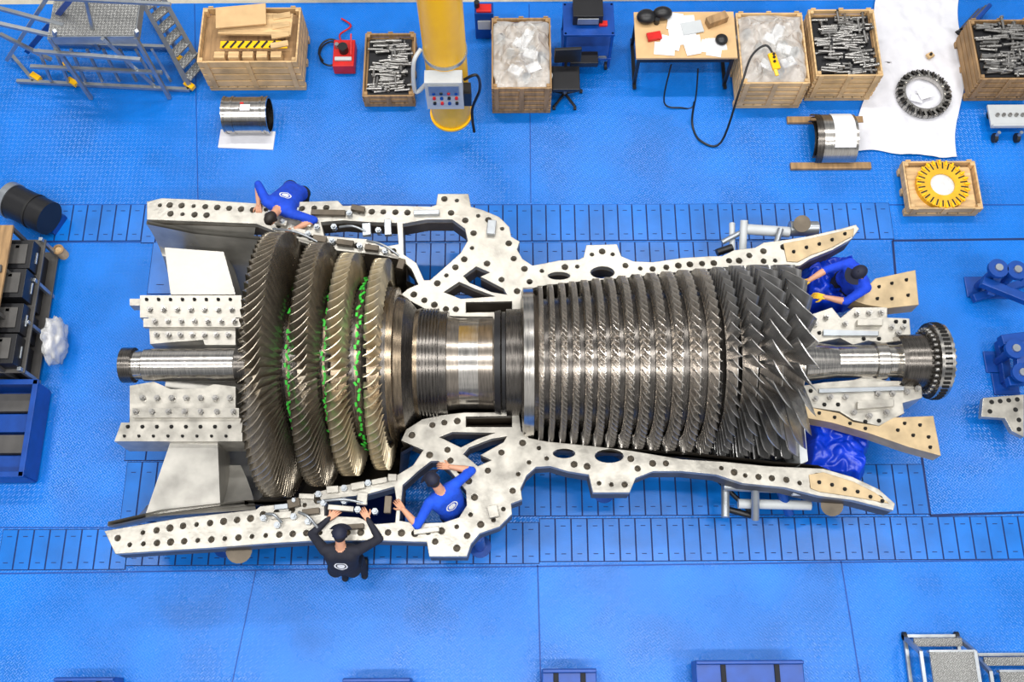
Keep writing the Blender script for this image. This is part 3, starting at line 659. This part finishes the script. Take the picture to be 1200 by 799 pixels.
b=MB(); p=P(68,292,.2); b.cyl((p.x,p.y,0),(p.x,p.y,.18),.07,WOOD); b.ring((p.x,p.y,.18),.05,.075,0,.02,WOODD); b.obj('paint_tin')
b=MB(); cx,cy,w,d=R(-30,448,34,556,.45)
b.box((cx,cy,.03),(w,d,.05),PBLUE)
for sx in(-1,1): b.box((cx+sx*w/2,cy,.25),(.04,d,.42),PBLUE); b.box((cx,cy+sx*d/2,.25),(w,.04,.42),PBLUE); b.box((cx+sx*w/2,cy,.465),(.07,d+.06,.02),PBLUE); b.box((cx,cy+sx*d/2,.465),(w+.06,.07,.02),PBLUE)
for i in range(4): b.box((cx,cy-d*.35+i*d*.23,.14),(w-.1,d*.2,.1),[PBLUE,DGREY][i%2])
b.obj('steel_bin',None,.006)
def stand(name,pts,ped):
    global b
    b=MB()
    for a,c_,w in pts: b.beam(P(*a),P(*c_),w,w,PBLUE)
    for x,y,z in ped:
        p=P(x,y,z); b.cyl((p.x,p.y,0),(p.x,p.y,z),.06,PBLUE); b.cyl((p.x,p.y,z),(p.x,p.y,z+.06),.13,PBLUE,n=24); b.cyl((p.x,p.y,z+.06),(p.x,p.y,z+.09),.05,ALU,n=16); b.box((p.x,p.y,.015),(.34,.3,.03),PBLUE)
    b.obj(name,None,.01)
stand('roller_stand',[((1150,330,.45),(1205,352,.45),.12),((1140,350,.12),(1205,330,.12),.1),((1165,310,.6),(1200,325,.6),.1),((1175,308,.6),(1160,345,.3),.1)],[(1168,316,.6),(1190,318,.6)])
stand('roller_stand',[((1172,400,.4),(1210,395,.4),.14),((1172,400,.1),(1180,448,.1),.12),((1180,448,.3),(1210,445,.3),.12),((1195,400,.5),(1195,440,.4),.12)],[(1188,410,.5),(1196,438,.45)])
b=MB()
pl=w2([(1152,466),(1200,462),(1200,512),(1186,505),(1178,490),(1150,488)],.4); b.prism(pl,.3,.4,CAS)
for x,y in((1162,471),(1172,470),(1182,469),(1192,468),(1160,482),(1190,480),(1194,492),(1194,503)): p=P(x,y,.4); b.cyl(p,p+Vector((0,0,.006)),.03,HOLE,n=14)
p=P(1185,480,0); b.box((p.x,p.y,.15),(.25,.2,.3),PBLUE); b.obj('flange_segment',None,.006)
# bottom right steps
def steps(name,x0,y0,x1,y1,h):
    b=MB(); cx,cy,w,d=R(x0,y0,x1,y1,h)
    b.box((cx+w*.08,cy-d*.12,h),(w*.8,d*.55,.03),ALUT); b.box((cx,cy+d*.36,h*.5),(w*.85,d*.16,.03),ALUT); b.box((cx+w*.08,cy-d*.41,h-.03),(w*.8,.03,.08),ALU); b.box((cx+w*.08,cy+d*.17,h-.03),(w*.8,.03,.08),ALU)
    for sx in(-1,1):
        x=cx+sx*w*.47; b.beam((x,cy+d*.15,h),(x,cy+d*.5,.02),.04,.05,ALU); b.beam((x,cy-d*.42,0),(x,cy-d*.42,h),.04,.04,ALU); b.beam((x,cy-d/2,.06),(x,cy+d/2,.06),.04,.04,ALU); b.beam((x,cy-d*.42,h),(x,cy+d*.17,h),.04,.04,ALU)
        b.cyl((x-.02,cy+d/2,.05),(x+.02,cy+d/2,.05),.05,RUB); b.cyl((x,cy-d*.42,0),(x,cy-d*.42,.05),.03,RUB)
    for sy in(-.5,.5): b.beam((cx-w*.47,cy+sy*d,.06),(cx+w*.47,cy+sy*d,.06),.035,.035,ALU)
    b.obj(name)
steps('mobile_step',1078,742,1146,806,.5); steps('mobile_step',1160,765,1230,830,.4)
def bluebox(name,x0,y0,x1,y1,h):
    b=MB(); cx,cy,w,d=R(x0,y0,x1,y1,h); b.box((cx,cy,h*.6),(w,d,h*.7),PBLUE)
    for sx in(-1,1): b.box((cx+sx*w*.38,cy,h*.12),(.12,d,h*.24),PBLUE); b.box((cx+sx*w*.25,cy,h*.97),(.06,d*.9,.03),TROU); b.box((cx,cy+sx*(d/2-.03),h),(w,.04,.05),PBLUE)
    b.obj(name,None,.01)
bluebox('crate_and_shadow_block',818,773,945,850,.5); bluebox('crate_and_shadow_block',636,783,700,850,.45); bluebox('crate_and_shadow_block',400,794,480,860,.4); bluebox('crate_and_shadow_block',60,793,130,850,.4)  # first one is a solid stand-in for dark-blue shadows; the rest are boxes
# ---------------------------------------------------------------- people
def bake(mb,name,mat_list,voxel,parent,assign=None,smooth=3):
    me=mb.mesh(name+'_t'); o=bpy.data.objects.new(name+'_t',me); sc.collection.objects.link(o)
    r=o.modifiers.new('r','REMESH'); r.mode='VOXEL'; r.voxel_size=voxel; r.use_smooth_shade=True
    s=o.modifiers.new('s','SMOOTH'); s.iterations=smooth; s.factor=.5
    bpy.context.view_layer.update()
    m2=bpy.data.meshes.new_from_object(o.evaluated_get(bpy.context.evaluated_depsgraph_get())); bpy.data.objects.remove(o)
    m2.materials.clear()
    for m in mat_list: m2.materials.append(m)
    for p in m2.polygons:
        p.use_smooth=True; p.material_index=assign(p.center) if assign else 0
    n=bpy.data.objects.new(name,m2); sc.collection.objects.link(n); n.parent=parent; return n
def ik(a,t,l1,l2,hint):
    a=Vector(a);t=Vector(t);d=t-a;L=d.length
    if L>(l1+l2)*.985: t=a+d*((l1+l2)*.985/L); d=t-a; L=d.length
    dn=d/L; x=(l1*l1-l2*l2+L*L)/(2*L); h=math.sqrt(max(0,l1*l1-x*x)); hv=Vector(hint); hv=(hv-dn*hv.dot(dn)).normalized()
    return a+dn*x+hv*h,t
def segd(p,a,c_):
    d=c_-a; t=max(0,min(1,(p-a).dot(d)/d.dot(d))); return (p-a-d*t).length,t
def hand(mb,w,d,up,side,m,curl=.5):
    d=d.normalized(); pn=(-up+d*up.dot(d)).normalized(); s=d.cross(pn).normalized()*side
    pw=[-.03,-.01,.01,.03]
    for k in range(4):
        mb.capsule(w+s*pw[k]*.6,w+d*.085+s*pw[k]*1.05,.016,.0135,m,n=10)
        L=[.062,.078,.084,.074][k]; a=w+d*.088+s*pw[k]*1.1
        c1=curl*.5; d1=(d*math.cos(c1)+pn*math.sin(c1)); p1=a+d1*L*.5; c2=curl*1.3; d2=(d*math.cos(c2)+pn*math.sin(c2)); p2=p1+d2*L*.3; c3=curl*1.9; d3=d*math.cos(c3)+pn*math.sin(c3)
        mb.capsule(a,p1,.0105,.0095,m,n=8); mb.capsule(p1,p2,.0095,.0085,m,n=8); mb.capsule(p2,p2+d3*L*.24,.0085,.007,m,n=8)
    a=w+d*.03+s*.03; dt=(d*.6+s*.75+pn*.3).normalized(); p1=a+dt*.045; p2=p1+(d*.9+s*.3+pn*.4).normalized()*.032
    mb.capsule(a,p1,.0155,.0125,m,n=8); mb.capsule(p1,p2,.012,.0095,m,n=8)
def person(name,pel,neck,fdir,wl,wr,feet,shirt,sleeve,glove=None,cap=NAVY,headtilt=.6,logo=True):
    root=empty(name); f=Vector(fdir).normalized(); side=f.cross(Vector((0,0,1))).normalized(); up=(neck-pel).normalized()
    T=up; sh={};el={};wrs={};hp={};kn={};an={}
    mb=MB(); K=SKIN; bones=[]
    for sg,wt in((-1,wl),(1,wr)):
        sh[sg]=neck-T*.07+side*sg*.185; el[sg],wrs[sg]=ik(sh[sg],wt,.29,.265,side*sg*.8-f*.25+Vector((0,0,-.25)))
        hp[sg]=pel+side*sg*.095-Vector((0,0,.03)); kn[sg],an[sg]=ik(hp[sg],feet[0 if sg<0 else 1]+Vector((0,0,.09)),.44,.43,f)
        mb.capsule(neck-T*.07+side*sg*.05,sh[sg],.068,.068,K); mb.capsule(sh[sg],el[sg],.066,.05,K); 
        mid=el[sg]*.6+wrs[sg]*.4; mb.capsule(el[sg],mid,.048,.044,K); mb.capsule(mid,wrs[sg],.044,.030,K)
        mb.capsule(neck-T*.13+side*sg*.095,pel+T*.1+side*sg*.065,.116,.108,K); mb.capsule(pel+T*.1+side*sg*.06,hp[sg],.108,.106,K)
        km=hp[sg]*.5+kn[sg]*.5; mb.capsule(hp[sg],km,.095,.078,K); mb.capsule(km,kn[sg],.078,.06,K)
        cm=kn[sg]*.65+an[sg]*.35; mb.capsule(kn[sg],cm,.06,.062,K); mb.capsule(cm,an[sg],.06,.043,K)
        ff=Vector((f.x,f.y,0)).normalized(); mb.capsule(an[sg]-ff*.03-Vector((0,0,.04)),an[sg]+ff*.17-Vector((0,0,.055)),.045,.035,K)
        bones+= [('s',sh[sg],el[sg],.055),('a',el[sg],wrs[sg],.04),('t',hp[sg],kn[sg],.085),('t',kn[sg],an[sg],.05),('f',an[sg]-Vector((0,0,.03)),an[sg]+ff*.17-Vector((0,0,.055)),.04),('s',neck-T*.1+side*sg*.09,pel+T*.08+side*sg*.06,.1)]
    mb.capsule(neck-T*.12,pel+T*.06,.12,.11,K)
    hu=(T*(1-headtilt)+Vector((0,0,1))*headtilt).normalized(); hf=(f-hu*f.dot(hu)).normalized(); hf=(hf-hu*.45).normalized(); hu=(hu-hf*hu.dot(hf)).normalized(); hs=hf.cross(hu).normalized()
    hc=neck+T*.055+hu*.13+hf*.03
    mb.capsule(neck-T*.06,neck+(hc-neck)*.6,.062,.054,K); bones.append(('n',neck+T*.0,hc,.05))
    bones.append(('s',neck-T*.12,pel+T*.06,.11))
    def asg(p):
        best=None;bd=9;bt=0
        for k,a,c_,r in bones:
            d,t=segd(p,a,c_); d-=r
            if d<bd: bd=d;best=k;bt=t
        if best=='a': return 0 if sleeve else (0 if bt<.08 else 1)
        if best=='n': return 1
        return {'s':0,'t':2,'f':3}[best]
    bake(mb,'body',[shirt,SKIN,TROU,SHOE],.013,root,asg,4)
    rot=Matrix((hs,hf,hu)).transposed()
    hb=MB(); hb.ell(hc,.075,.094,.098,K,rot); hb.ell(hc+hf*.035-hu*.055,.052,.055,.06,K,rot); hb.ell(hc+hf*.10-hu*.02,.012,.018,.024,K,rot); hb.ell(hc+hf*.088-hu*.062,.026,.014,.012,K,rot)
    for s in(-1,1): hb.ell(hc+hs*s*.077-hu*.015-hf*.005,.010,.02,.03,K,rot); hb.ell(hc+hf*.083+hu*.012+hs*s*.03,.02,.012,.008,K,rot)
    lips=hc+hf*.098-hu*.06
    def ha(p):
        q=p-hc; return 1 if (q.dot(hf)<-.0 and q.dot(hu)>-.055) or q.dot(hu)>.05 else (2 if (p-lips).length<.014 else 0)
    bake(hb,'head',[SKIN,HAIR,LIP],.006,root,ha,2)
    e=MB()
    for s in(-1,1): e.ell(hc+hf*.085+hs*s*.031-hu*.0,.013,.011,.010,PAP,rot,nu=12,nv=8); e.ell(hc+hf*.093+hs*s*.031,.006,.005,.006,BLK,rot,nu=10,nv=6)
    e.obj('eyes',root)
    if cap:
        c=MB(); c.ell(hc+hu*.02-hf*.005,.084,.104,.092,cap,rot,nu=28,zmin=0.05); 
        vs=[];n=14
        for i in range(n+1):
            t=-1.1+2.2*i/n
            for rr,zz in((.09,.03),(.165,.005)): vs.append(hc+hs*math.sin(t)*rr*.85+hf*math.cos(t)*rr*1.05+hu*zz)
        c.add(vs,[(2*i,2*i+1,2*i+3,2*i+2) for i in range(n)],cap,True); vs2=[v-hu*.006 for v in vs]; c.add(vs2,[(2*i+2,2*i+3,2*i+1,2*i) for i in range(n)],cap,True); c.ell(hc+hu*.113,.01,.01,.006,cap,rot,nu=8,nv=4); c.obj('cap',root)
    hm=MB()
    for sg in(-1,1): hand(hm,wrs[sg],(wrs[sg]-el[sg])*.8+Vector((0,0,-.02)),Vector((0,0,1)),-sg,glove or SKIN)
    hm.obj('hands',root)
def shirtmat(name,rgb,pc):
    m=M(name,rgb,0,.8,var=.15,scale=12,bump=.8,bscale=14); nt=m.node_tree;N=nt.nodes;L=nt.links;bs=N['Principled BSDF']
    base=bs.inputs['Base Color'].links[0].from_socket
    g=N.new('ShaderNodeTexCoord'); d=N.new('ShaderNodeVectorMath'); d.operation='DISTANCE'; L.new(g.outputs['Object'],d.inputs[0]); d.inputs[1].default_value=pc
    r=N.new('ShaderNodeValToRGB'); cr=r.color_ramp; cr.interpolation='CONSTANT'; cr.elements[0].position=0; cr.elements[0].color=(1,1,1,1)
    cr.elements[1].position=.045; cr.elements[1].color=(0,0,0,1); e=cr.elements.new(.062); e.color=(1,1,1,1); e=cr.elements.new(.078); e.color=(0,0,0,1)
    vr=N.new('ShaderNodeTexVoronoi'); vr.inputs['Scale'].default_value=38; L.new(g.outputs['Object'],vr.inputs['Vector'])
    ml=N.new('ShaderNodeMath'); ml.operation='MULTIPLY'; ml.use_clamp=True; gt=N.new('ShaderNodeMath'); gt.operation='GREATER_THAN'; gt.inputs[1].default_value=.18; L.new(vr.outputs['Distance'],gt.inputs[0])
    L.new(d.outputs['Value'],r.inputs['Fac']); L.new(r.outputs['Color'],ml.inputs[0]); L.new(gt.outputs[0],ml.inputs[1])
    mx=N.new('ShaderNodeMix'); mx.data_type='RGBA'; L.new(ml.outputs[0],mx.inputs[0]); L.new(base,mx.inputs[6]); mx.inputs[7].default_value=(.85,.85,.85,1); L.new(mx.outputs[2],bs.inputs['Base Color'])
    return m
def worker(pel,neck,fdir,wl,wr,feet,rgb,sleeve,**k):
    f=Vector(fdir).normalized(); side=f.cross(Vector((0,0,1))).normalized(); T=(neck-pel).normalized(); bk=-(T.cross(side)).normalized()
    if bk.z<0: bk=-bk
    m=shirtmat('shirt_fabric',rgb,neck-T*.24+bk*.12)
    person('worker',pel,neck,fdir,wl,wr,feet,m,sleeve,**k)
def under(p,dx,dy,z=0): return Vector((p.x+dx,p.y+dy,z))
p=P(403,666,.93); worker(p,P(399,641,1.38),(0.02,1,0),P(386,607,1.24),P(431,608,1.24),[under(p,-.12,.02),under(p,.12,.05)],(22,24,38),True,headtilt=.35)
p=P(347,222,.93); worker(p,P(325,246,1.38),(-.45,-.9,0),P(346,268,1.24),P(303,240,1.24),[under(p,.1,0),under(p,-.12,.08)],(8,66,195),False,cap=None,headtilt=.35)
p=P(533,598,.92); worker(p,P(516,575,1.40),(-.6,.8,0),P(472,596,1.24),P(527,547,1.22),[under(p,-.1,.02),under(p,.12,0)],(8,74,205),False,headtilt=.4)
p=P(992,332,.93); worker(p,P(1008,321,1.42),(-.9,-.42,0),P(966,348,1.2),P(940,332,1.15),[under(p,.0,-.1),under(p,.0,.12)],(8,66,210),False,glove=GLOVE)
# ---------------------------------------------------------------- lights
w=bpy.data.worlds.new('world'); sc.world=w; w.use_nodes=True; nt=w.node_tree
bg=nt.nodes['Background']; bg.inputs['Strength'].default_value=.78
tc=nt.nodes.new('ShaderNodeTexCoord'); nz=nt.nodes.new('ShaderNodeTexNoise'); nz.inputs['Scale'].default_value=2.6; nt.links.new(tc.outputs['Generated'],nz.inputs['Vector'])
rp=nt.nodes.new('ShaderNodeValToRGB'); rp.color_ramp.elements[0].position=.44; rp.color_ramp.elements[0].color=(.22,.24,.27,1); rp.color_ramp.elements[1].position=.58; rp.color_ramp.elements[1].color=(1,.99,.98,1)
nt.links.new(nz.outputs['Fac'],rp.inputs['Fac']); nt.links.new(rp.outputs['Color'],bg.inputs['Color'])
for i,x in enumerate((-9,-3,3,9)):
    for j,y in enumerate((-9,-2.2,7)):
        l=bpy.data.lights.new('hall_lamp','AREA'); l.shape='RECTANGLE'; l.size=2.6; l.size_y=.6; l.energy=500; l.color=(1,.985,.96)
        o=bpy.data.objects.new('hall_lamp',l); o.location=(x,y,16.5); sc.collection.objects.link(o)
